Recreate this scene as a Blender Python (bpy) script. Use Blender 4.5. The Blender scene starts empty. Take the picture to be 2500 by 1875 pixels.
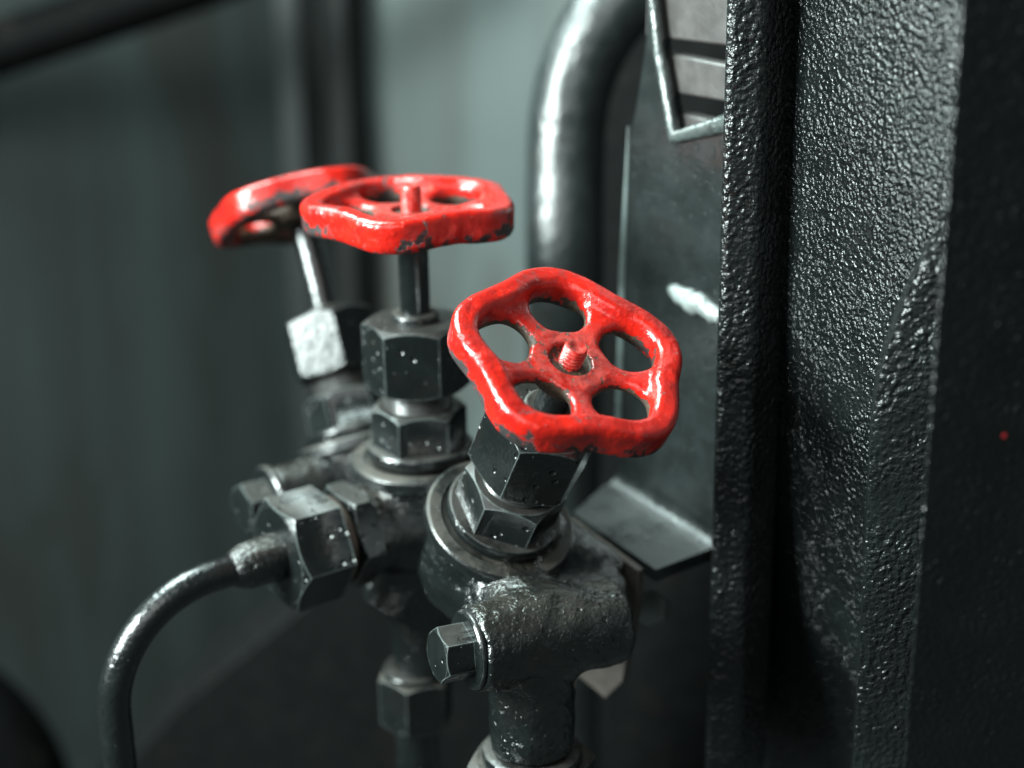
import bpy, bmesh, math, random
import numpy as np
from mathutils import Vector, Matrix
R = math.radians
sc = bpy.context.scene
COL = sc.collection
random.seed(4)

# ------------------------------------------------------------------ camera
PITCH = R(20)
CZ = 600.0                      # camera height, mm (everything below is in mm)
FPX = 3585.0                    # focal length in pixels of the 2500 px wide photo
cam = bpy.data.cameras.new('camera')
cam.sensor_width = 36.0
cam.lens = 36.0 * FPX / 2500.0
cam.clip_start = 0.01
cam.clip_end = 20.0
cam.dof.use_dof = True
cam.dof.focus_distance = 0.424
cam.dof.aperture_fstop = 4.7
camo = bpy.data.objects.new('camera', cam)
COL.objects.link(camo)
camo.location = (0, 0, CZ * .001)
camo.rotation_euler = (R(90) - PITCH, 0, 0)
sc.camera = camo

# ------------------------------------------------------------------ world, lamps, exposure
w = bpy.data.worlds.new('World')
sc.world = w
w.use_nodes = True
bg = w.node_tree.nodes['Background']
bg.inputs[0].default_value = (0.80, 1.0, 0.97, 1)
bg.inputs[1].default_value = 0.085


def area(name, loc, target, size, power, colour, size_y=None):
    l = bpy.data.lights.new(name, 'AREA')
    l.energy = power
    l.color = colour
    l.size = size
    if size_y:
        l.shape = 'RECTANGLE'
        l.size_y = size_y
    o = bpy.data.objects.new(name, l)
    COL.objects.link(o)
    o.location = loc
    d = Vector(target) - Vector(loc)
    o.rotation_euler = d.to_track_quat('-Z', 'Y').to_euler()
    return o


area('window_lamp', (-0.85, 0.08, 0.84), (-0.0, 0.5, 0.45), 0.40, 44.0, (0.86, 1.0, 0.97), 0.40)
area('overhead_lamp', (-0.36, 0.66, 0.98), (0.0, 0.52, 0.42), 0.36, 11.5, (0.80, 1.0, 0.97))
area('front_fill_lamp', (-0.22, -0.30, 1.05), (0.0, 0.45, 0.45), 0.60, 2.6, (0.95, 1.0, 0.97))

sc.view_settings.view_transform = 'Standard'
sc.view_settings.look = 'None'
sc.view_settings.gamma = 1.0
sc.view_settings.exposure = 0.0
sc.view_settings.use_curve_mapping = False
sc.render.engine = 'CYCLES'
sc.cycles.use_denoising = True
sc.cycles.max_bounces = 6
sc.cycles.sample_clamp_indirect = 4.0

# ------------------------------------------------------------------ pixel -> place helpers (mm)
FW = np.array([0, math.cos(PITCH), -math.sin(PITCH)])
UP = np.array([0, math.sin(PITCH), math.cos(PITCH)])
RT = np.array([1.0, 0, 0])
C0 = np.array([0, 0, CZ])


def ray(px, py):
    return FW + RT * (px - 1250) / FPX + UP * (937.5 - py) / FPX


def P(px, py, d):
    return C0 + d * ray(px, py)


def atY(px, py, y):
    r = ray(px, py)
    return C0 + r * (y / r[1])


def atZ(px, py, z):
    r = ray(px, py)
    return C0 + r * ((z - CZ) / r[2])


def nrm(v):
    v = np.asarray(v, float)
    return v / np.linalg.norm(v)


# ------------------------------------------------------------------ material helpers
class NT:
    def __init__(self, name):
        self.m = bpy.data.materials.new(name)
        self.m.use_nodes = True
        self.t = self.m.node_tree
        self.b = self.t.nodes['Principled BSDF']

    def n(self, kind, **kw):
        nd = self.t.nodes.new('ShaderNode' + kind)
        for k, v in kw.items():
            setattr(nd, k, v)
        return nd

    def l(self, a, b):
        self.t.links.new(a, b)

    def val(self, sock, v):
        if hasattr(v, 'is_output') or isinstance(v, bpy.types.NodeSocket):
            self.l(v, sock)
        else:
            sock.default_value = v

    def math(self, op, a, b=0.0, c=None, clamp=False):
        nd = self.n('Math', operation=op, use_clamp=clamp)
        self.val(nd.inputs[0], a)
        self.val(nd.inputs[1], b)
        if c is not None:
            self.val(nd.inputs[2], c)
        return nd.outputs[0]

    def step(self, x, lo, hi):
        nd = self.n('MapRange', interpolation_type='SMOOTHSTEP')
        self.val(nd.inputs['Value'], x)
        self.val(nd.inputs['From Min'], lo)
        self.val(nd.inputs['From Max'], hi)
        return nd.outputs[0]

    def mixc(self, f, a, b):
        nd = self.n('Mix', data_type='RGBA')
        self.val(nd.inputs[0], f)
        self.val(nd.inputs[6], a)
        self.val(nd.inputs[7], b)
        return nd.outputs[2]

    def mixf(self, f, a, b):
        nd = self.n('Mix', data_type='FLOAT')
        self.val(nd.inputs[0], f)
        self.val(nd.inputs[2], a)
        self.val(nd.inputs[3], b)
        return nd.outputs[0]

    def coords(self, stretch=(1, 1, 1)):
        tc = self.n('TexCoord')
        oi = self.n('ObjectInfo')
        mp = self.n('Mapping')
        self.l(tc.outputs['Object'], mp.inputs['Vector'])
        mp.inputs['Scale'].default_value = stretch
        v = self.n('VectorMath', operation='ADD')
        self.l(mp.outputs[0], v.inputs[0])
        self.l(oi.outputs['Random'], v.inputs[1])
        self.obj_z = self.n('SeparateXYZ')
        self.l(tc.outputs['Object'], self.obj_z.inputs[0])
        return v.outputs[0]

    def noise(self, vec, scale, detail=3.0, rough=0.55):
        nd = self.n('TexNoise')
        self.l(vec, nd.inputs['Vector'])
        nd.inputs['Scale'].default_value = scale
        nd.inputs['Detail'].default_value = detail
        nd.inputs['Roughness'].default_value = rough
        return nd.outputs['Fac']

    def voro(self, vec, scale, feature='F1'):
        nd = self.n('TexVoronoi', feature=feature)
        self.l(vec, nd.inputs['Vector'])
        nd.inputs['Scale'].default_value = scale
        return nd

    def bump(self, h, dist, strength=1.0, normal=None):
        nd = self.n('Bump')
        nd.inputs['Strength'].default_value = strength
        nd.inputs['Distance'].default_value = dist
        self.l(h, nd.inputs['Height'])
        if normal is not None:
            self.l(normal, nd.inputs['Normal'])
        return nd.outputs['Normal']

    def up(self):
        g = self.n('NewGeometry')
        s = self.n('SeparateXYZ')
        self.l(g.outputs['True Normal'], s.inputs[0])
        return s.outputs[2]



def c4(r, g, b):
    return (r, g, b, 1.0)


def black_paint(name, base=(0.0045, 0.006, 0.006), rough=0.17, dust=0.6, lump=0.25, speck=0.5,
                dustcol=(0.065, 0.058, 0.052), lump_scale=330.0, fine=0.05, wear_glint=0.0, spec=.9, pit=0.0):
    m = NT(name)
    v = m.coords()
    n1 = m.noise(v, 110, 4)
    n2 = m.noise(v, lump_scale, 3)
    n3 = m.noise(v, 1500, 2)
    n4 = m.noise(v, 60, 5, 0.65)
    col = m.mixc(m.step(n1, .35, .7), c4(*base), c4(*[x * 1.5 for x in base]))
    # dust that lies on upward faces
    dm = m.math('MULTIPLY', m.step(m.up(), .45, .93), m.step(n4, .28, .62))
    dm = m.math('MULTIPLY', dm, dust, clamp=True)
    col = m.mixc(dm, col, c4(*dustcol))
    # brown grime
    gm = m.math('MULTIPLY', m.step(m.noise(v, 45, 4), .56, .72), .5)
    col = m.mixc(gm, col, c4(.013, .010, .008))
    # light specks
    vo = m.voro(v, 420)
    sep = m.n('SeparateColor')
    m.l(vo.outputs['Color'], sep.inputs[0])
    gate = m.math('GREATER_THAN', sep.outputs[0], .95)
    sz = m.math('MULTIPLY', sep.outputs[1], .17)
    sm = m.math('MULTIPLY', m.math('LESS_THAN', vo.outputs['Distance'], sz), gate)
    sm = m.math('MULTIPLY', sm, speck)
    col = m.mixc(sm, col, c4(.42, .46, .45))
    vf = m.voro(v, 950)
    sf = m.n('SeparateColor')
    m.l(vf.outputs['Color'], sf.inputs[0])
    fm = m.math('MULTIPLY', m.math('LESS_THAN', vf.outputs['Distance'], m.math('MULTIPLY', sf.outputs[1], .30)), m.math('GREATER_THAN', sf.outputs[0], .95))
    col = m.mixc(m.math('MULTIPLY', fm, speck), col, c4(.22, .25, .245))
    if wear_glint > 0:  # pale edges, partly worn paint, partly highlight put into the colour
        bv = m.n('Bevel', samples=4)
        bv.inputs['Radius'].default_value = .0007
        gn = m.n('NewGeometry')
        dt = m.n('VectorMath', operation='DOT_PRODUCT')
        m.l(bv.outputs[0], dt.inputs[0])
        m.l(gn.outputs['Normal'], dt.inputs[1])
        ed = m.math('SUBTRACT', 1.0, dt.outputs['Value'])
        wm = m.step(m.math('ADD', ed, m.math('MULTIPLY', m.math('SUBTRACT', n2, .56), .16)), .015, .06)
        wm = m.math('MULTIPLY', wm, wear_glint)
        wm = m.math('MULTIPLY', wm, m.step(ed, .004, .02))
        col = m.mixc(wm, col, c4(.17, .20, .195))
    m.l(col, m.b.inputs['Base Color'])
    r = m.math('ADD', m.math('MULTIPLY', n1, .2), rough - .12)
    r = m.mixf(dm, r, .85)
    m.l(r, m.b.inputs['Roughness'])
    m.l(m.mixf(dm, spec, .15), m.b.inputs['Specular IOR Level'])
    nb = m.bump(n2, .001 * lump, 1.0)
    nb = m.bump(n3, .001 * fine, 1.0, nb)
    nb = m.bump(sm, .0002, 1.0, nb)
    if pit > 0:
        pv = m.voro(v, 260)
        ps = m.n('SeparateColor')
        m.l(pv.outputs['Color'], ps.inputs[0])
        pm = m.math('MULTIPLY', m.step(pv.outputs['Distance'], .30, .10), m.math('GREATER_THAN', ps.outputs[1], .45))
        nb = m.bump(m.math('SUBTRACT', 1.0, pm), .0004 * pit, 1.0, nb)
    m.l(nb, m.b.inputs['Normal'])
    return m.m


def orange_peel(name, scale=900., amp=1.25, base=(.005, .0065, .0065), rough=.22, red=True):
    m = NT(name)
    v = m.coords()
    wv = m.n('TexNoise')
    m.l(v, wv.inputs['Vector'])
    wv.inputs['Scale'].default_value = 300
    a = m.noise(v, scale * .85, 2, .5)
    vo = m.voro(v, scale * .75, 'SMOOTH_F1')
    vo.inputs['Smoothness'].default_value = .6
    h = m.math('ADD', m.math('MULTIPLY', a, 1.3), m.math('MULTIPLY', vo.outputs['Distance'], -.6))
    h = m.math('MULTIPLY', h, m.math('ADD', .6, m.math('MULTIPLY', m.step(m.noise(v, 70, 3), .3, .7), .55)))
    col = m.mixc(m.step(m.noise(v, 40, 4), .4, .7), c4(*base), c4(*[x * 1.6 for x in base]))
    if red:
        vs = m.voro(v, 75)
        sp = m.n('SeparateColor')
        m.l(vs.outputs['Color'], sp.inputs[0])
        rm = m.math('MULTIPLY', m.math('LESS_THAN', vs.outputs['Distance'], .055), m.math('GREATER_THAN', sp.outputs[0], .94))
        col = m.mixc(rm, col, c4(.55, .03, .04))
    m.l(col, m.b.inputs['Base Color'])
    m.b.inputs['Specular IOR Level'].default_value = .55
    m.l(m.math('ADD', m.math('MULTIPLY', m.noise(v, 120, 3), .25), rough - .12), m.b.inputs['Roughness'])
    m.l(m.bump(h, .001 * amp, 1.0), m.b.inputs['Normal'])
    return m.m


def red_enamel(name):
    m = NT(name)
    v = m.coords()
    n1 = m.noise(v, 130, 4, .6)
    n2 = m.noise(v, 420, 4, .65)
    n3 = m.noise(v, 1400, 2)
    n5 = m.noise(v, 55, 3)
    red = m.mixc(m.step(n1, .35, .68), c4(.54, .013, .006), c4(.37, .007, .005))
    red = m.mixc(m.math('MULTIPLY', m.step(n2, .55, .72), .55), red, c4(.60, .03, .02))
    # dust film in the hub and on upward faces
    dm = m.math('MULTIPLY', m.step(m.up(), .75, 1.0), m.step(n1, .35, .65))
    sx = m.n('VectorMath', operation='MULTIPLY')
    tc = m.n('TexCoord')
    m.l(tc.outputs['Object'], sx.inputs[0])
    sx.inputs[1].default_value = (1, 1, 0)
    ln = m.n('VectorMath', operation='LENGTH')
    m.l(sx.outputs[0], ln.inputs[0])
    rad = ln.outputs['Value']
    hubm = m.math('SUBTRACT', 1.0, m.step(rad, .008, .020))
    dm = m.math('MULTIPLY', m.math('ADD', m.math('MULTIPLY', dm, .08), m.math('MULTIPLY', m.math('MULTIPLY', hubm, m.step(n2, .3, .6)), .24)), 1.0, clamp=True)
    red = m.mixc(dm, red, c4(.46, .17, .14))
    # bare rusty iron: low on the inner walls, under the rim and where the paint has chipped
    z = m.obj_z.outputs[2]
    low = m.step(z, .0022, -.0030)
    inner = m.math('SUBTRACT', 1.0, m.step(rad, .0262, .0285))
    outer = m.math('SUBTRACT', 1.0, inner)
    n6 = m.noise(v, 260, 5, .7)
    s = m.math('ADD', m.math('MULTIPLY', n6, .75), m.math('MULTIPLY', n5, .55))
    t = m.math('ADD', s, m.math('MULTIPLY', low, m.mixf(inner, .16, .36)))
    chip = m.step(t, .778, .798)
    rust = m.mixc(m.step(n3, .35, .65), c4(.030, .020, .014), c4(.095, .055, .030))
    rust = m.mixc(m.step(n1, .62, .70), rust, c4(.25, .17, .06))
    iron = m.mixc(outer, rust, c4(.012, .009, .009))
    col = m.mixc(chip, red, iron)
    m.l(col, m.b.inputs['Base Color'])
    m.b.inputs['Specular IOR Level'].default_value = .8
    r = m.math('ADD', m.math('MULTIPLY', n2, .3), .07)
    r = m.mixf(dm, r, .7)
    r = m.mixf(chip, r, .65)
    m.l(r, m.b.inputs['Roughness'])
    nb = m.bump(m.noise(v, 190, 3, .5), .0008, 1.0)
    nb = m.bump(n2, .00024, 1.0, nb)
    nb = m.bump(m.math('SUBTRACT', 1.0, chip), .0004, 1.0, nb)
    m.l(nb, m.b.inputs['Normal'])
    return m.m


def wall_paint(name, base=(.080, .102, .099)):
    m = NT(name)
    v = m.coords((1, 1, .07))
    v2 = m.coords()
    st = m.noise(v, 20, 3)
    col = m.mixc(m.step(st, .35, .68), c4(*[x * 1.12 for x in base]), c4(base[0] * .80, base[1] * .75, base[2] * .74))
    v3 = m.coords((1, 1, .3))
    ru = m.math('MULTIPLY', m.step(m.noise(v3, 10, 4, .6), .50, .68), .65)
    col = m.mixc(ru, col, c4(base[0] * .62, base[1] * .42, base[2] * .38))
    m.l(col, m.b.inputs['Base Color'])
    m.b.inputs['Roughness'].default_value = .6
    m.l(m.bump(m.noise(v2, 6, 2), .006, .5), m.b.inputs['Normal'])
    return m.m


M_RED = red_enamel('red_enamel')
M_BLACK = black_paint('black_paint', pit=.4, wear_glint=.6)
M_CAST = black_paint('black_cast_paint', lump=1.0, lump_scale=400, speck=.5, dust=.2, rough=.14, spec=1.0, fine=.2, pit=.7, dustcol=(.10, .082, .064))
M_NUT = black_paint('black_nut_paint', lump=.16, lump_scale=420, speck=.5, dust=.5, rough=.2, fine=.06, pit=1.2, spec=.7, wear_glint=.8)
M_DUSTY = black_paint('dusty_flange_paint', lump=.25, dust=.85, speck=.4, rough=.28, wear_glint=.7, dustcol=(.085, .075, .064))
M_THREAD = black_paint('worn_thread_steel', base=(.03, .03, .029), rough=.34, dust=.3, lump=.1, speck=.3)
M_BRIGHT = black_paint('bright_lump_paint', base=(.18, .20, .195), rough=.26, dust=.0, lump=1.2, speck=.0)  # pale base for the lump on the upright
M_TUBE = black_paint('tube_paint', lump=.35, lump_scale=520, rough=.27, dust=.0, speck=.4)
M_PIPE = black_paint('pipe_paint', lump=1.6, lump_scale=75, rough=.37, dust=.0, speck=.2, base=(.012, .016, .016))
M_PLATE = black_paint('steel_plate_paint', base=(.010, .0125, .0125), lump=.2, rough=.22, spec=.85, pit=.4, dust=.4, speck=.5, dustcol=(.085, .09, .088))
M_RIM = black_paint('bright_glossy_rim', base=(.05, .06, .058), rough=.24, dust=.0, spec=1.0, lump=1.0, speck=.0)  # base lifted above the plate's to help the rim's highlight
M_EDGE = black_paint('pale_edge_paint', base=(.075, .095, .092), rough=.45, dust=.0, lump=.2, speck=.1)  # pale base that brightens the bracket's edge strip, also on the bolt
M_BROWN = black_paint('brown_slat_steel', base=(.035, .031, .03), lump=.2, rough=.5, dust=.3, speck=.2)
M_PEEL = orange_peel('orange_peel_paint')
M_PEELD = orange_peel('coarse_casting_paint', scale=700, amp=1.0, rough=.28, base=(.005, .0065, .0065))
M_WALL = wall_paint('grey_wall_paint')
M_WALLD = wall_paint('grey_wall_paint_shaded', base=(.027, .036, .035))  # same wall paint darkened: the left wall's shade put into its colour
M_DARK = black_paint('matt_black_paint', base=(.004, .0045, .0045), rough=.6, spec=.15, dust=.0, speck=.05, lump=.1)
M_POST = wall_paint('dark_post_paint', base=(.015, .018, .0175))
M_GRIMY = black_paint('grimy_brown_steel', base=(.045, .038, .033), rough=.45, dust=.8, speck=.3, lump=.4, dustcol=(.15, .125, .105))
M_RUSTY = black_paint('rusty_ring', base=(.05, .027, .016), rough=.55, dust=.4, speck=.1)


M_SOOT = black_paint('sooty_black', base=(.0012, .0013, .0013), rough=.7, spec=.05, dust=.0, speck=.0, lump=.1)

# ------------------------------------------------------------------ mesh helpers
def link(name, verts, faces, mat, parent=None, smooth=None, bevel=0.0, seg=2):
    """verts in mm -> one mesh object"""
    me = bpy.data.meshes.new(name)
    me.from_pydata([tuple(float(c) * .001 for c in v) for v in verts], [], faces)
    me.validate()
    bm = bmesh.new()
    bm.from_mesh(me)
    bmesh.ops.recalc_face_normals(bm, faces=bm.faces)
    bm.to_mesh(me)
    bm.free()
    me.update()
    if smooth is not None:
        for p in me.polygons:
            p.use_smooth = True
        if smooth < 179:
            me.set_sharp_from_angle(angle=R(smooth))
    me.materials.append(mat)
    o = bpy.data.objects.new(name, me)
    COL.objects.link(o)
    if parent is not None:
        o.parent = parent
    if bevel > 0:
        b = o.modifiers.new('bevel', 'BEVEL')
        b.width = bevel * .001
        b.segments = seg
        b.limit_method = 'ANGLE'
        b.angle_limit = R(28)
        b.harden_normals = False
    return o


def tag(o, label, cat, group=None):
    o['label'] = label
    o['category'] = cat
    if group:
        o['group'] = group
    return o


def frame_of(origin, z, x):
    z = Vector(z).normalized()
    x = Vector(x)
    x = (x - z * x.dot(z)).normalized()
    y = z.cross(x)
    M = Matrix((x, y, z)).transposed().to_4x4()
    M.translation = Vector(origin) * .001
    return M


def empty(name, M, parent=None):
    o = bpy.data.objects.new(name, None)
    o.empty_display_size = .01
    COL.objects.link(o)
    o.matrix_basis = M
    return o


def xf(M, verts):
    """local mm -> world mm"""
    A = np.array(M)
    t = A[:3, 3] * 1000
    return [tuple(A[:3, :3] @ np.asarray(v, float) + t) for v in verts]


def inv_xf(M, verts):
    A = np.array(M.inverted())
    t = A[:3, 3] * 1000
    return np.asarray(verts) @ A[:3, :3].T + t


def lathe(prof, seg=64, closed=True):
    """prof: (r, z) list, from the axis or not; returns verts, faces around local z"""
    v, f = [], []
    n = len(prof)
    for i in range(seg):
        a = 2 * math.pi * i / seg
        for r, z in prof:
            v.append((r * math.cos(a), r * math.sin(a), z))
    for i in range(seg):
        j = (i + 1) % seg
        for k in range(n - 1):
            f.append((i * n + k, j * n + k, j * n + k + 1, i * n + k + 1))
    if closed:
        if prof[0][0] > 1e-6:
            f.append([i * n for i in range(seg)][::-1])
        if prof[-1][0] > 1e-6:
            f.append([i * n + n - 1 for i in range(seg)])
    return v, f


def hexnut(Rc, z0, z1, phase=0.0, cham_top=True, cham_bot=True, bore=0.0, tan=.58, sides=6):
    """hexagon of corner radius Rc with turned chamfers at its ends"""
    ap = Rc * math.cos(math.pi / sides)
    rc = ap * .985
    per = 10
    v, f = [], []
    N = sides * per
    rows = 6
    for i in range(N):
        k, j = divmod(i, per)
        t = -1 + 2 * j / per
        a = 2 * math.pi * (k + .5) / sides + math.atan(t * math.tan(math.pi / sides))
        rh = ap / math.cos(a - 2 * math.pi * (k + .5) / sides)
        dz = max(0, rh - rc) * tan
        zt = z1 - (dz if cham_top else 0)
        zb = z0 + (dz if cham_bot else 0)
        rt = min(rc, rh) if cham_top else rh
        rb = min(rc, rh) if cham_bot else rh
        ca, sa = math.cos(a + phase), math.sin(a + phase)
        for (r, z) in ((max(bore, .01), z0), (rb, z0), (rh, zb + 1e-3), (rh, zt - 1e-3), (rt, z1), (max(bore, .01), z1)):
            v.append((r * ca, r * sa, z))
    for i in range(N):
        j = (i + 1) % N
        for k in range(rows - 1):
            f.append((i * rows + k, j * rows + k, j * rows + k + 1, i * rows + k + 1))
        if bore > 0:
            f.append((i * rows + rows - 1, j * rows + rows - 1, j * rows, i * rows))
    return v, f


def thread(r, z0, z1, pitch=1.0, depth=.45, seg=40, tip=0.8):
    rows = int((z1 - z0) / pitch * 6) + 1
    v, f = [], []
    for k in range(rows):
        z = z0 + (z1 - z0) * k / (rows - 1)
        for i in range(seg):
            a = 2 * math.pi * i / seg
            ph = (z / pitch - i / seg) % 1.0
            rr = r - depth * (1 - abs(2 * ph - 1))
            if z1 - z < tip:
                rr = min(rr, r - depth - .1 + (z1 - z) * .4)
            v.append((rr * math.cos(a), rr * math.sin(a), z))
    for k in range(rows - 1):
        for i in range(seg):
            j = (i + 1) % seg
            f.append((k * seg + i, k * seg + j, (k + 1) * seg + j, (k + 1) * seg + i))
    # dished tip
    b = (rows - 1) * seg
    for rr, z in (((r - depth) * .72, z1), ((r - depth) * .45, z1 - .5)):
        s = len(v)
        for i in range(seg):
            a = 2 * math.pi * i / seg
            v.append((rr * math.cos(a), rr * math.sin(a), z))
        for i in range(seg):
            j = (i + 1) % seg
            f.append((b + i, b + j, s + j, s + i))
        b = s
    f.append([b + i for i in range(seg)])
    f.append([i for i in range(seg)][::-1])
    return v, f


def sweep(path, radii, seg=32, cap=True):
    pts = [Vector(p) for p in path]
    v, f = [], []
    t0 = (pts[1] - pts[0]).normalized()
    nrmv = t0.orthogonal().normalized()
    for k, p in enumerate(pts):
        t = (pts[min(k + 1, len(pts) - 1)] - pts[max(k - 1, 0)]).normalized()
        nrmv = (nrmv - t * nrmv.dot(t)).normalized()
        b = t.cross(nrmv)
        r = radii[k] if hasattr(radii, '__len__') else radii
        for i in range(seg):
            a = 2 * math.pi * i / seg
            q = p + (nrmv * math.cos(a) + b * math.sin(a)) * r
            v.append(tuple(q))
    for k in range(len(pts) - 1):
        for i in range(seg):
            j = (i + 1) % seg
            f.append((k * seg + i, k * seg + j, (k + 1) * seg + j, (k + 1) * seg + i))
    if cap:
        f.append([i for i in range(seg)][::-1])
        f.append([(len(pts) - 1) * seg + i for i in range(seg)])
    return v, f


def catmull(pts, n=12):
    pts = [np.asarray(p, float) for p in pts]
    out = []
    Q = [2 * pts[0] - pts[1]] + pts + [2 * pts[-1] - pts[-2]]
    for k in range(1, len(Q) - 2):
        for i in range(n):
            t = i / n
            p0, p1, p2, p3 = Q[k - 1:k + 3]
            out.append(.5 * ((2 * p1) + (-p0 + p2) * t + (2 * p0 - 5 * p1 + 4 * p2 - p3) * t * t + (-p0 + 3 * p1 - 3 * p2 + p3) * t ** 3))
    out.append(pts[-1])
    return out


def prism(poly, thick_vec):
    """poly: world points of one face; extruded by thick_vec"""
    n = len(poly)
    tv = np.asarray(thick_vec, float)
    v = [tuple(p) for p in poly] + [tuple(np.asarray(p) + tv) for p in poly]
    f = [list(range(n)), [n + i for i in range(n)][::-1]]
    for i in range(n):
        j = (i + 1) % n
        f.append([i, n + i, n + j, j])
    return v, f


# ------------------------------------------------------------------ implicit solids (cast iron shapes with fillets)
def surface_nets(F, org, h):
    S = F < 0
    nx, ny, nz = F.shape
    cs = np.zeros((nx - 1, ny - 1, nz - 1), int)
    for dx in (0, 1):
        for dy in (0, 1):
            for dz in (0, 1):
                cs += S[dx:nx - 1 + dx, dy:ny - 1 + dy, dz:nz - 1 + dz]
    act = (cs > 0) & (cs < 8)
    idx = -np.ones(act.shape, int)
    cells = np.argwhere(act)
    idx[act] = np.arange(len(cells))
    acc = np.zeros((len(cells), 3))
    cnt = np.zeros(len(cells))
    cor = [(x, y, z) for x in (0, 1) for y in (0, 1) for z in (0, 1)]
    for a in cor:
        for ax in range(3):
            if a[ax] == 0:
                b = list(a)
                b[ax] = 1
                fa = F[cells[:, 0] + a[0], cells[:, 1] + a[1], cells[:, 2] + a[2]]
                fb = F[cells[:, 0] + b[0], cells[:, 1] + b[1], cells[:, 2] + b[2]]
                m = (fa < 0) != (fb < 0)
                t = np.where(m, fa / np.where(m, fa - fb, 1), 0)
                p = np.array(a, float)[None, :] + t[:, None] * np.eye(3)[ax][None, :]
                acc[m] += p[m]
                cnt[m] += 1
    V = (cells + acc / cnt[:, None]) * h + np.asarray(org)
    faces = []
    for ax in range(3):
        sl0 = [slice(None)] * 3
        sl1 = [slice(None)] * 3
        sl0[ax] = slice(0, -1)
        sl1[ax] = slice(1, None)
        A, B = S[tuple(sl0)], S[tuple(sl1)]
        e = np.argwhere(A != B)
        u, w_ = (ax + 1) % 3, (ax + 2) % 3
        ok = (e[:, u] > 0) & (e[:, w_] > 0) & (e[:, u] < F.shape[u] - 1) & (e[:, w_] < F.shape[w_] - 1)
        e = e[ok]
        flip = B[e[:, 0], e[:, 1], e[:, 2]]
        q = []
        for du, dw in ((0, 0), (-1, 0), (-1, -1), (0, -1)):
            c = e.copy()
            c[:, u] += du
            c[:, w_] += dw
            q.append(idx[c[:, 0], c[:, 1], c[:, 2]])
        q = np.stack(q, 1)
        q[flip] = q[flip][:, ::-1]
        faces.append(q)
    return V, np.concatenate(faces)


def smin(a, b, k):
    h = np.clip(.5 + .5 * (b - a) / k, 0, 1)
    return b * (1 - h) + a * h - k * h * (1 - h)


def smax(a, b, k):
    return -smin(-a, -b, k)


def wobble(X, Y, Z, size, seed):
    r = np.random.RandomState(seed)
    o = 0
    for i in range(7):
        d = r.normal(size=3)
        d /= np.linalg.norm(d) * size * r.uniform(.6, 1.5)
        o = o + np.sin((X * d[0] + Y * d[1] + Z * d[2]) * 2 * math.pi + r.uniform(0, 6.28))
    return o / 7


def cyl(X, Y, Z, a, b, r0, r1=None, rr=1.0):
    """finite (tapered) cylinder a -> b with rounded edges"""
    a, b = np.asarray(a, float), np.asarray(b, float)
    r1 = r0 if r1 is None else r1
    d = b - a
    L = np.linalg.norm(d)
    d /= L
    t = (X - a[0]) * d[0] + (Y - a[1]) * d[1] + (Z - a[2]) * d[2]
    q = np.sqrt(np.maximum((X - a[0]) ** 2 + (Y - a[1]) ** 2 + (Z - a[2]) ** 2 - t * t, 0))
    rad = r0 + (r1 - r0) * np.clip(t / L, 0, 1)
    dr = q - rad + rr
    dz = np.abs(t - L / 2) - L / 2 + rr
    return np.minimum(np.maximum(dr, dz), 0) + np.sqrt(np.maximum(dr, 0) ** 2 + np.maximum(dz, 0) ** 2) - rr


def solid(fn, lo, hi, h):
    lo, hi = np.asarray(lo, float), np.asarray(hi, float)
    n = np.ceil((hi - lo) / h).astype(int) + 1
    ax = [lo[i] + h * np.arange(n[i]) for i in range(3)]
    X, Y, Z = np.meshgrid(*ax, indexing='ij')
    return surface_nets(fn(X, Y, Z), lo, h)


def mesh_np(name, V, Fq, mat):
    me = bpy.data.meshes.new(name)
    V = np.asarray(V, np.float64) * .001
    me.vertices.add(len(V))
    me.vertices.foreach_set('co', V.ravel())
    me.loops.add(Fq.size)
    me.loops.foreach_set('vertex_index', Fq.ravel().astype(np.int32))
    me.polygons.add(len(Fq))
    me.polygons.foreach_set('loop_start', np.arange(0, Fq.size, 4, dtype=np.int32))
    me.polygons.foreach_set('loop_total', np.full(len(Fq), 4, dtype=np.int32))
    me.update(calc_edges=True)
    me.validate()
    bm = bmesh.new()
    bm.from_mesh(me)
    bmesh.ops.recalc_face_normals(bm, faces=bm.faces)
    bm.to_mesh(me)
    bm.free()
    for p in me.polygons:
        p.use_smooth = True
    me.materials.append(mat)
    return me


def body(name, prims, root, M, mat, h=.8, k=4.0, seed=1, amp=.25):
    """smooth union of (a, b, r0, r1) world cylinders, parented under root"""
    pts = np.array([p for pr in prims for p in (pr[0], pr[1])])
    rm = max(max(pr[2], pr[3] if len(pr) > 3 and pr[3] else 0) for pr in prims) + 4
    lo, hi = pts.min(0) - rm, pts.max(0) + rm

    def fn(X, Y, Z):
        F = None
        for pr in prims:
            d = cyl(X, Y, Z, pr[0], pr[1], pr[2], pr[3] if len(pr) > 3 else None, 1.2)
            F = d if F is None else smin(F, d, k)
        return F + amp * wobble(X, Y, Z, 9, seed)
    V, Fq = solid(fn, lo, hi, h)
    V = inv_xf(M, V)
    me = mesh_np(name, V, Fq, mat)
    o = bpy.data.objects.new(name, me)
    COL.objects.link(o)
    o.parent = root
    return o


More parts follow.
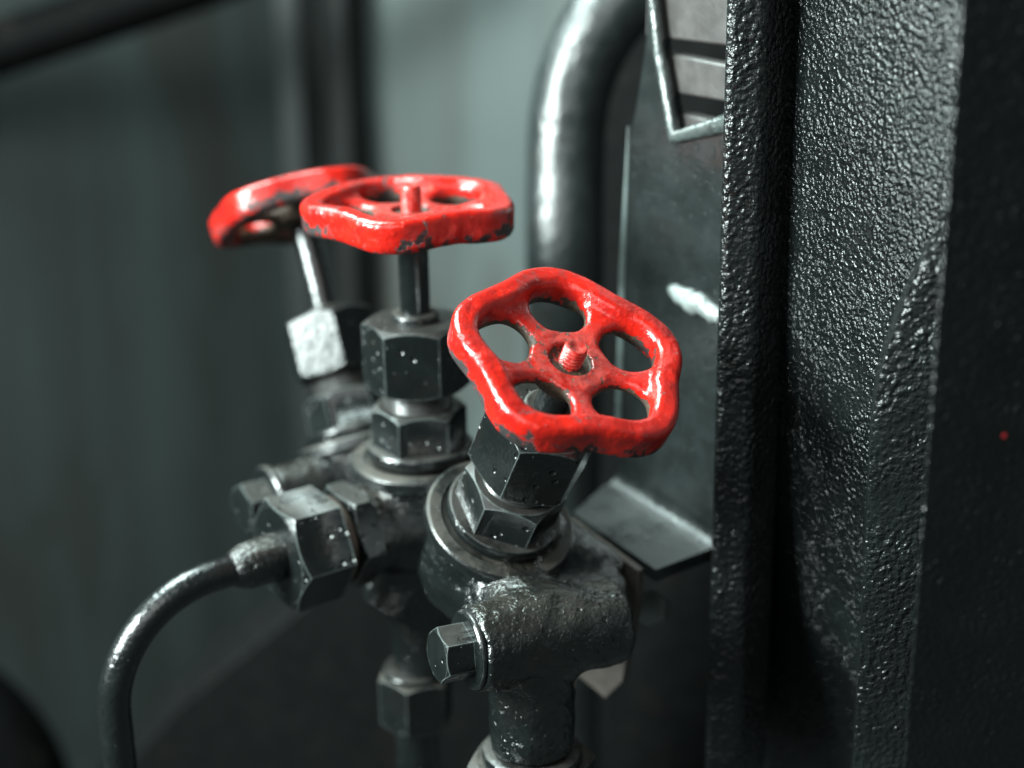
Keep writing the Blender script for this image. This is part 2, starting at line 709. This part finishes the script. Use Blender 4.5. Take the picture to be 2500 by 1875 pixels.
# ------------------------------------------------------------------ the handwheel
def wheel_mesh():
    def fn(X, Y, Z):
        th = np.arctan2(Y, X)
        r = np.sqrt(X * X + Y * Y)
        lob = np.cos(5 * th)
        Rc = 30.0 * (1 + .075 * lob)
        z0 = -.5 * lob
        hw = 3.6 + .05 * Z
        rr = 2.5
        qx = np.abs(r - Rc) - (hw - rr)
        qz = np.abs(Z - .2 - z0) - (5.4 - rr)
        rim = np.minimum(np.maximum(qx, qz), 0) + np.sqrt(np.maximum(qx, 0) ** 2 + np.maximum(qz, 0) ** 2) - rr
        zt = .3 + 3.2 * np.clip(r / 27, 0, 1) ** 2
        web = smax(smax(Z - zt, -3.4 + .02 * r - Z, 2.0), r - Rc, 1.5)
        for k in range(5):
            a = 2 * math.pi * k / 5
            u = X * math.cos(a) + Y * math.sin(a)
            t = -X * math.sin(a) + Y * math.cos(a)
            hole = (np.sqrt(((u - 20.4) / 8.4) ** 2 + (t / 8.8) ** 2) - 1) * 8.4
            web = smax(web, -hole, 2.8)
        hubq = smax(r - 11.2, np.abs(Z + 2.6) - 3.1, 1.2)
        F = smin(rim, web, 2.2)
        F = smin(F, hubq, 2.0)
        rec = smax(np.sqrt((X - .5) ** 2 + (Y - .4) ** 2) - 6.6, .25 - .9 - Z + .35, .3)
        F = smax(F, -smax(np.sqrt((X - .4) ** 2 + Y ** 2) - 6.4, -(Z + .6), .3), .4)
        return F + .24 * wobble(X, Y, Z, 13, 5) + .07 * wobble(X, Y, Z, 4, 6)
    V, Fq = solid(fn, (-39, -39, -11), (39, 39, 10), .55)
    return mesh_np('handwheel', V, Fq, M_RED)


WHEEL = wheel_mesh()
SHARED = {}


def part(key, name, vf, mat, parent, smooth=40, bevel=0.0, rz=0.0, z=0.0):
    """a part that shares its mesh with the same part of the other valves"""
    if key not in SHARED:
        o = link(name, vf[0], vf[1], mat, parent, smooth, bevel)
        SHARED[key] = o
        o.rotation_euler[2] = rz
        o.location[2] = z * .001
        return o
    o = SHARED[key].copy()
    COL.objects.link(o)
    o.parent = parent
    o.rotation_euler[2] = rz
    o.location = (0, 0, z * .001)
    return o


def valve(wheel_centre, n, drop, wheel_phase, nut_phase, hex_phase, label, stub=8.8):
    """drop: from the wheel centre down to the flange top (which is the local origin)"""
    n = nrm(n)
    org = wheel_centre - n * drop
    T = nrm(C0 - wheel_centre)
    e1 = nrm(np.cross(n, T))
    M = frame_of(org, n, e1)
    root = empty('hand_valve', M)
    tag(root, label, 'valve', 'valves with red handwheels')
    wh = bpy.data.objects.new('handwheel', WHEEL)
    COL.objects.link(wh)
    wh.parent = root
    wh.location = (0, 0, drop * .001)
    wh.rotation_euler[2] = R(wheel_phase)
    st = part('stub%.1f' % stub, 'threaded_stub', thread(3.6, -3.0, stub, 1.25, .6), M_RED, wh, 60)
    part('stem', 'stem', lathe([(5.1, 0), (5.1, 46)], 40), M_BLACK, root, 40, 0, 0, drop - 46 - 7.4)
    part('collar', 'stem_collar', lathe([(5.4, 0), (8.0, 0), (8.0, 2.2), (7.2, 3.0), (5.4, 3.0)], 48), M_DUSTY, root, 35, .3, 0, 49.0)
    part('nut', 'gland_nut', hexnut(18.4, 25.6, 49, 0, True, True), M_NUT, root, 20, .45, R(nut_phase))
    part('neck', 'threaded_neck', thread(11.8, 17.0, 26.5, 1.5, .55, 64), M_THREAD, root, 60)
    part('hex', 'bonnet_hexagon', hexnut(16.6, 4.5, 18.8, 0, True, False, tan=.75), M_NUT, root, 22, .5, R(hex_phase))
    part('ring', 'bonnet_ring', lathe([(15, 1.0), (18.3, 1.0), (18.6, 1.6), (18.6, 3.9), (18.0, 5.0), (13, 5.2)], 72), M_BLACK, root, 35, .25)
    part('groove', 'bonnet_seat', lathe([(12, -1), (17.2, -1), (17.2, 1.6), (12, 1.6)], 64), M_DARK, root, 35)
    part('flange', 'flange', lathe([(14, -5), (23.6, -5), (24.4, -4.2), (24.4, -.9), (23.6, 0), (19.8, .15), (19.4, -.8), (14, -.8)], 80), M_DUSTY, root, 35, .25)
    return root, M, org, n, e1


def along(M, *pts):
    return [np.asarray(p) for p in xf(M, pts)]


OUT = nrm((-.8, -.6, 0))        # the side every outlet points to
DN = np.array([0, 0, -1.0])

# --- the middle valve, upright
WC = P(1005, 517, 480)
mv, mM, mO, mN, mE = valve(WC, (-.012, 0.0, 1), 86, 113, 234, 245,
                           'upright valve, its red handwheel on a long black stem, in the middle of the row')
mB = mO + DN * 22
prims = [(mO + DN * 2, mO + DN * 34, 21, 18.5), (mO + DN * 26, mO + DN * 66, 19, 12.5), (mO + DN * 60, mO + DN * 84, 12.3, 11.5),
         (mB, mB + OUT * 30, 16.5, 15.5), (mO + DN * 40, mO + DN * 50 + np.array([-12, -10, -8]), 13, 10), (mB + DN * 8, mB - OUT * 30 + DN * 8, 15, 15)]
body('valve_body', prims, mv, mM, M_CAST, seed=3)


def axis_part(name, vf, root, M, a, d, mat, x=(0, 0, 1), smooth=35, bevel=.3):
    """place a z-axis shape at world point a along world direction d, as a part of root"""
    F = frame_of(a, d, x)
    W = xf(F, vf[0])
    V = inv_xf(M, np.array(W))
    return link(name, V, vf[1], mat, root, smooth, bevel)


axis_part('outlet_hexagon', hexnut(18.2, 0, 9, R(28), True, True), mv, mM, mB + OUT * 25, OUT, M_NUT)
axis_part('outlet_ring', lathe([(8, 0), (14.5, 0), (15.2, .8), (15.2, 2.8), (14.5, 3.6), (8, 3.6)], 64), mv, mM, mB + OUT * 34.3, OUT, M_RUSTY)
ln = axis_part('inlet_nut', hexnut(14.0, 0, 20, R(20), True, True), mv, mM, mO + DN * 105 + np.array([-3.5, -2, 0]), -DN, M_DUSTY, (1, 0, 0))
axis_part('inlet_ring', lathe([(8, 0), (11.6, 0), (11.9, .6), (11.5, 2.2), (10, 2.6), (8, 2.6)], 56), mv, mM, mO + DN * 85 + np.array([-3.5, -2, 0]), -DN, M_BLACK, (1, 0, 0))
axis_part('inlet_pipe', lathe([(8.0, 0), (8.0, 60)], 40), mv, mM, mO + DN * 165 + np.array([-3.5, -2, 0]), -DN, M_BLACK, (1, 0, 0))

# --- the front valve, leaning right and towards the camera
WCF = P(1392, 884, 418)
fv, fM, fO, fN, fE = valve(WCF, (.28, -.40, .872), 71, 118, 262, 250,
                           'valve leaning forward, its chipped red handwheel facing us in front with five open holes', 6.4)
b0, b1 = P(1150, 1585, 434), P(1500, 1515, 455)
bd = nrm(b0 - b1)
vt = P(1300, 1560, 446)
vb = vt + DN * 37
b2, b3 = P(1275, 1500, 470), P(1500, 1478, 484)
prims = [(fO - fN * 2, fO - fN * 34, 21, 19), (b0, b1, 13.2, 13.2), (b2, b3, 14, 12), (fO - fN * 4, P(1480, 1410, 492), 15, 9), (fO - fN * 26, .5 * (b0 + b1), 16, 14), (vt, vb, 13.6, 13.2)]
body('valve_body', prims, fv, fM, M_CAST, seed=8, amp=.7)
axis_part('plug_washer', lathe([(6, 0), (11.5, 0), (12, .6), (12, 1.6), (11, 2.4), (6, 2.4)], 56), fv, fM, b0 - bd * .3, bd, M_BLACK)
axis_part('plug', hexnut(8.6, 0, 9, R(14), True, False), fv, fM, b0 + bd * 2, bd, M_NUT)
axis_part('outlet_ring', lathe([(10, 0), (15.2, 0), (15.8, .8), (15.4, 3.4), (13.6, 4.2), (10, 4.2)], 64), fv, fM, vb + DN * 5, -DN, M_BLACK, (1, 0, 0))
axis_part('outlet_nut', hexnut(20.5, 0, 16, R(8), True, True, sides=6), fv, fM, vb + DN * 21.2, -DN, M_DUSTY, (1, 0, 0))

# --- the back valve, leaning left and away
NB = nrm((-.25, .42, .87))
NT_TOP = P(797, 772, 562)
WCB = NT_TOP + NB * 43
bv, bM, bO, bN, bE = valve(WCB, NB, 92, 20, 278, 240,
                           'valve leaning away, its red handwheel seen edge-on from below at the back of the row')
bB = bO - bN * 12 + np.array([0, -4, 0])
prims = [(bO - bN * 2, bO - bN * 36, 21, 18), (bB, bB + OUT * 38, 12.5, 11.5), (bO - bN * 30, bO - bN * 62, 14, 11)]
body('valve_body', prims, bv, bM, M_CAST, seed=12)
axis_part('plug_washer', lathe([(6, 0), (12.6, 0), (13, .6), (13, 2.6), (12, 3.4), (6, 3.4)], 56), bv, bM, bB + OUT * 37.6, OUT, M_BLACK)
axis_part('plug', hexnut(9.2, 0, 10, R(4), True, False), bv, bM, bB + OUT * 40.8, OUT, M_NUT)

# ------------------------------------------------------------------ curved tube with its union nut
uM = frame_of(mB + OUT * 51, OUT, (0, 0, 1))
ut = empty('curved_tube', uM)
tag(ut, 'thin black glossy tube curving down from a hexagonal union nut at the left', 'tube')
p1 = mB + OUT * 80
path = [mB + OUT * 58, mB + OUT * 68]
RB = 37.0
for i in range(0, 25):
    a = (math.pi / 2) * i / 24
    path.append(p1 + OUT * RB * math.sin(a) + DN * RB * (1 - math.cos(a)))
for q in (20, 45, 80):
    path.append(p1 + OUT * RB + DN * (RB + q))
v, f = sweep(path, 5.1, 32)
link('tube', inv_xf(uM, np.array(v)), f, M_TUBE, ut, 60)
axis_part('union_nut', hexnut(19.6, 0, 18.5, R(-28), False, True), ut, uM, mB + OUT * 57, -OUT, M_NUT, (0, 0, 1), 20, .45)
axis_part('ferrule', lathe([(5.2, 0), (8.0, 0), (8.2, 1), (7.6, 13), (6.0, 17), (5.2, 18)], 48), ut, uM, mB + OUT * 56, OUT, M_CAST, (0, 0, 1), 50, .4)

# ------------------------------------------------------------------ thick pipe behind
pp = [P(1384, 1900, 640 + 150), P(1380, 1200, 640 + 60), P(1379, 700, 640), P(1380, 430, 636), P(1391, 260, 632), P(1430, 130, 628), P(1500, 20, 624), P(1600, -60, 624)]
v, f = sweep(catmull(pp, 10), 16.8, 40)
o = link('thick_pipe', v, f, M_PIPE, None, 80)
tag(o, 'thick glossy black pipe rising behind the wheels and bending right at its top', 'pipe')

# ------------------------------------------------------------------ bent steel bracket
zf = P(1540, 1195, 545)[2]
k0, k1 = atZ(1512, 1178, zf), atZ(1735, 1318, zf)
f0, f1 = atZ(1400, 1252, zf), atZ(1550, 1368, zf)
bdir = nrm(k1 - k0)
kn = nrm(np.cross(bdir, (0, 0, 1)))           # horizontal, towards the left and front
if np.dot(kn, f0 - k0) < 0:
    kn = -kn
bk = empty('bent_bracket', frame_of(k0, (0, 0, 1), bdir))
bkM = bk.matrix_basis.copy()
tag(bk, 'bent black steel bracket with slotted top and flat foot behind the front wheel', 'bracket')
TH = 4.5
RB2 = 7.5
LW = np.linalg.norm(k1 - k0) + 6
prof = []
flen = np.dot(f0 - k0, kn)
HT = 128.0                                    # plain part of the upright, up to the slotted window
prof.append((flen, 0.0))
for i in range(9):
    a = (math.pi / 2) * i / 8
    prof.append((RB2 * (1 - math.sin(a)), RB2 * (1 - math.cos(a))))
prof.append((0.0, HT))
inn = [(HT_x, HT_z) for HT_x, HT_z in prof]
outp = [(flen, -TH)]
for i in range(9):
    a = (math.pi / 2) * i / 8
    outp.append((RB2 - (RB2 + TH) * math.sin(a), RB2 - (RB2 + TH) * math.cos(a)))
outp.append((-TH, HT))
loop = inn + outp[::-1]
v, f = [], []
nL = len(loop)
sh = np.dot(f0 - k0, bdir)
NS = 2
for s in (0, 1):
    for (q, z) in loop:
        off = sh * max(0, q - RB2) / (flen - RB2) if s == 0 else (sh * .2) * max(0, q - RB2) / (flen - RB2)
        v.append(tuple(k0 + bdir * (s * LW + off) + kn * q + np.array([0, 0, z])))
f.append(list(range(nL)))
f.append([nL + i for i in range(nL)][::-1])
for i in range(nL):
    j = (i + 1) % nL
    f.append([i, nL + i, nL + j, j])
link('bracket_plate', inv_xf(bkM, np.array(v)), f, M_PLATE, bk, 30, 0)


def on_plate(s, z, q=0.0):
    return k0 + bdir * s + kn * q + np.array([0, 0, z])


def plate_xy(px, py):
    """where the ray through a photo point meets the upright's face"""
    r = ray(px, py)
    t = np.dot(k0 - C0, kn) / np.dot(r, kn)
    p = C0 + r * t
    return np.dot(p - k0, bdir), p[2] - k0[2]


sA, zA = plate_xy(1652, 335)
sB, zB = plate_xy(1780, 292)
sT, zT = plate_xy(1592, -60)
s2, z2 = plate_xy(1612, 120)
sl, zl = plate_xy(1530, 350)
# side strip left of the window, its inner edge sloping
poly = [on_plate(0, HT + .01), on_plate(sA, HT + .01), on_plate(sA, zA), on_plate(s2, z2), on_plate(sT, zT), on_plate(*plate_xy(1583, -60)), on_plate(*plate_xy(1580, 90)), on_plate(*plate_xy(1556, 250)), on_plate(0, zl)]
v, f = prism(poly, -kn * TH)
link('side_strip', inv_xf(bkM, np.array(v)), f, M_PLATE, bk, 30, 0)
poly = [on_plate(sA + .01, HT + .01), on_plate(LW, HT + .01), on_plate(LW, zB + (zB - zA) / (sB - sA) * (LW - sB)), on_plate(sA + .01, zA)]
v, f = prism(poly, -kn * TH)
link('window_sill', inv_xf(bkM, np.array(v)), f, M_PLATE, bk, 30, 0)
# raised bright rims of the window
v, f = sweep([on_plate(sT, zT, .6), on_plate(s2, z2, .6), on_plate(sA, zA, .6), on_plate(sB + 8, zB + 1.5, .6)], [1.5, 1.9, 2.4, 3.4], 20)
link('window_rim', inv_xf(bkM, np.array(v)), f, M_RIM, bk, 60)
# slats inside the window
for (ya, yb) in ((-80, 98), (130, 228), (268, 420)):
    s0, za = plate_xy(1600, ya)
    _, zb = plate_xy(1600, yb)
    poly = [on_plate(3, zb, -3.5), on_plate(LW, zb + 2, -3.5), on_plate(LW, za, -3.5), on_plate(3, za, -3.5)]
    v, f = prism(poly, -kn * 6)
    link('slat', inv_xf(bkM, np.array(v)), f, M_BROWN, bk, 30, .8)
# pale strip added along the left side, its brightness put into the colour
poly = [on_plate(-3.2, 14, .4), on_plate(-.05, 14, .4), on_plate(-.05, zl + 6, .4), on_plate(-.4, zl + 6, .4), on_plate(-3.2, zl - 45, .4)]
v, f = prism(poly, -kn * 2.4)
link('pale_strip', inv_xf(bkM, np.array(v)), f, M_EDGE, bk, 30, .4)
# pale lump added for the bright patch on the upright
wa, wb = plate_xy(1640, 705), plate_xy(1765, 775)
wp = []
rs = np.random.RandomState(2)
rad = []
for i in range(15):
    t = i / 14
    wp.append(on_plate(wa[0] + (wb[0] - wa[0]) * t, wa[1] + (wb[1] - wa[1]) * t + rs.uniform(-.8, .8), .2))
    rad.append(2.2 + 1.6 * math.sin(t * 3.0) + rs.uniform(-.5, .5))
v, f = sweep(wp, rad, 14)
link('bright_lump', inv_xf(bkM, np.array(v)), f, M_BRIGHT, bk, 80)

# ------------------------------------------------------------------ small mounting plate beside the front valve
g0, g1 = P(1402, 1262, 506), P(1572, 1388, 486)
gd = nrm(g1 - g0)
gn = nrm(np.cross(gd, (0, 0, 1)))
poly = [g0, g1, g1 + DN * 14, g1 + DN * 46 - gd * 6, g1 + DN * 58 - gd * 14, g0 + DN * 58, g0 + DN * 30 + gd * 2]
v, f = prism(poly, gn * 2.6)
o = link('mounting_plate', v, f, M_GRIMY, None, 30, .35)
tag(o, 'thin dusty steel mounting plate standing on edge right of the front valve', 'plate')
hb = P(1600, 1490, 520)
vv, ff = hexnut(6.5, 0, 7, R(10), True, True)
Fm = frame_of(hb, nrm((-.45, -.75, .5)), (0, 0, 1))
o = link('bolt', xf(Fm, vv), ff, M_EDGE, None, 25, .4)
tag(o, 'small bolt head half hidden behind the thin mounting plate', 'bolt')

# ------------------------------------------------------------------ the big cast machine casing at the right
cz = empty('machine_casing', Matrix.Translation(Vector(atY(2100, 1875, 430)) * .001))
czM = cz.matrix_basis.copy()
tag(cz, 'large black cast machine casing with textured paint and upright ribs at the right edge', 'machine')


def casing(name, v, f, mat, smooth=35, bevel=.0, seg=3):
    return link(name, inv_xf(czM, np.array(v)), f, mat, cz, smooth, bevel, seg)


def strip_quad(xt0, xt1, xb0, xb1, y0, y1, top=-250, bot=2150):
    """points of an upright panel whose left side is at depth y0, right at y1 (photo x at the frame's top and bottom)"""
    def lin(a, b, y):
        return a + (b - a) * y / 1875.0
    return [atY(lin(xt0, xb0, bot), bot, y0), atY(lin(xt1, xb1, bot), bot, y1), atY(lin(xt1, xb1, top), top, y1), atY(lin(xt0, xb0, top), top, y0)]


# flange bar
q = strip_quad(1775, 1868, 1722, 1802, 426, 425)
q2 = strip_quad(1868, 1948, 1802, 1868, 425, 436)
poly_t = [q[3], q[2], q2[2]]
poly_b = [q[0], q[1], q2[1]]
back = np.array([14, 40, 0])
ring_b = poly_b + [poly_b[2] + np.array([0, 40, 0]), poly_b[0] + np.array([6, 40, 0])]
ring_t = poly_t + [poly_t[2] + np.array([0, 40, 0]), poly_t[0] + np.array([6, 40, 0])]
v = ring_b + ring_t
n5 = 5
f = [list(range(n5))[::-1], [n5 + i for i in range(n5)]] + [[i, (i + 1) % n5, n5 + (i + 1) % n5, n5 + i] for i in range(n5)]
casing('flange_bar', v, f, M_PEELD, 35, 2.5, 4)
# textured side panel
q = strip_quad(1925, 2420, 1850, 2300, 436, 372)
v, f = [], []
NV = 40
zm = atY(2100, 620, 410)[2]


def bulge(z):
    # curved back below to darken the lower panel: shade put into the shape
    return .0016 * max(0.0, zm - z) ** 2 * .55


for i in range(NV + 1):
    t = i / NV
    a, b = q[3] + (q[0] - q[3]) * t, q[2] + (q[1] - q[2]) * t
    for p, e in ((a, 0), (b, 0), (b, 14), (a, 14)):
        k = bulge(p[2])
        v.append(tuple(p * 1.0 + (p - C0) * 0 + np.array([k * .25, k + e, 0])))
for i in range(NV):
    for j in range(4):
        j2 = (j + 1) % 4
        f.append((i * 4 + j, i * 4 + j2, i * 4 + 4 + j2, i * 4 + 4 + j))
f += [(0, 1, 2, 3), (NV * 4 + 3, NV * 4 + 2, NV * 4 + 1, NV * 4)]
casing('side_panel', v, f, M_PEEL, 35, 0)
# curved gusset rib
gl = [(2300, 520), (2262, 610), (2215, 720), (2172, 840), (2140, 960), (2126, 1080), (2118, 1250), (2108, 1500), (2096, 1875), (2088, 2150)]
gl3 = [atY(a, b, 380) for a, b in gl]
gl3 = [p + np.array([0, .35 * .0016 * max(0, zm - 45 - p[2]) ** 2, 0]) for p in catmull(gl3, 5)]  # same backward curve, dimming the gusset's lower part
right = [p + np.array([60, 0, 0]) for p in gl3]
v = []
for p in gl3:
    v += [tuple(p + np.array([6, 26, 0])), tuple(p), tuple(p + np.array([3, -1.5, 0])), tuple(p + np.array([60, 3, 0]))]
f = []
for k in range(len(gl3) - 1):
    for i in range(3):
        f.append((k * 4 + i, k * 4 + i + 1, k * 4 + 5 + i, k * 4 + 4 + i))
casing('gusset_rib', v, f, M_PEELD, 50, 0)
# near rib, out of focus
q = strip_quad(2345, 2700, 2205, 2560, 325, 336)
v, f = prism(q, np.array([26, 60, 0]))
casing('near_rib', v, f, M_PEELD, 35, .8, 2)
# boss at the top of the panel
bp = atY(2350, 90, 384)
Fm = frame_of(bp, nrm((-.3, -.9, .1)), (0, 0, 1))
vv, ff = lathe([(3.5, -3), (4.0, .5), (6.2, 1.2), (7.2, .8), (7.6, -3)], 40, False)
casing('boss', xf(Fm, vv), ff, M_PEEL, 60)
# dark inner wall of the machine between pipe and bracket
q = strip_quad(1442, 2700, 1442, 2700, 730, 700)
v, f = prism(q, np.array([0, 40, 0]))
casing('inner_wall', v, f, M_DARK, 30, 1)

# ------------------------------------------------------------------ background
corner = atY(800, 900, 1250)


def wall(name, pa, pb, mat):
    v = [np.array([pa[0], pa[1], -400]), np.array([pb[0], pb[1], -400]), np.array([pb[0], pb[1], 1600]), np.array([pa[0], pa[1], 1600])]
    vv, ff = prism(v, np.array([0, 20, 0]))
    o = link(name, vv, ff, mat, None, 30)
    o['kind'] = 'structure'
    return o


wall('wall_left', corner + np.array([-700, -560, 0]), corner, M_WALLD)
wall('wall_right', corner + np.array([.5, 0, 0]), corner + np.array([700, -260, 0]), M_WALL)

# upright post in the corner
px0 = atY(745, 900, 1180)
post = empty('corner_post', Matrix.Translation(Vector((px0[0], px0[1], 0)) * .001))
pM = post.matrix_basis.copy()
tag(post, 'dark upright steel post in the blurred wall corner behind the wheels', 'post')
poly = [px0 * np.array([1, 1, 0]) + np.array([x, y, -400]) for x, y in ((-10, 0), (10, 0), (10, 40), (-10, 40))]
v, f = prism(poly, np.array([0, 0, 2000]))
link('post_web', inv_xf(pM, np.array(v)), f, M_POST, post, 30, 3)
poly = [px0 * np.array([1, 1, 0]) + np.array([x, y, -400]) for x, y in ((30, 18), (44, 8), (46, 40), (28, 40))]
v, f = prism(poly, np.array([0, 0, 2000]))
link('post_flange', inv_xf(pM, np.array(v)), f, M_POST, post, 30, 3)

# overhead beam, hanging cable
v, f = sweep([P(-400, 250, 1000), P(0, 118, 1000), P(500, -48, 1000), P(900, -200, 1000)], 19, 24)
o = link('overhead_pipe', v, f, M_SOOT, None, 60)
tag(o, 'blurred dark pipe crossing the top left corner at a slant', 'pipe')
# black slab below, its top edge sloping up to the valves
pl = [atY(200, 1990, 760), atY(440, 1720, 760), atY(640, 1560, 760), atY(1000, 1265, 760), atY(1450, 1180, 760), atY(2500, 1180, 760), atY(2500, 2400, 760), atY(200, 2400, 760)]
v, f = prism(pl, np.array([0, 60, 0]))
o = link('black_slab', v, f, M_DARK, None, 30, 1)
tag(o, 'matt black plinth sloping up behind the thin curved tube', 'slab')
# black elbow in the lower left corner
v, f = sweep(catmull([P(-180, 1650, 900), P(-50, 1740, 900), P(40, 1850, 905), P(90, 1990, 910)], 10), 26, 28)
o = link('pipe_elbow', v, f, M_SOOT, None, 60)
tag(o, 'blurred black pipe elbow in the lower left corner', 'pipe')
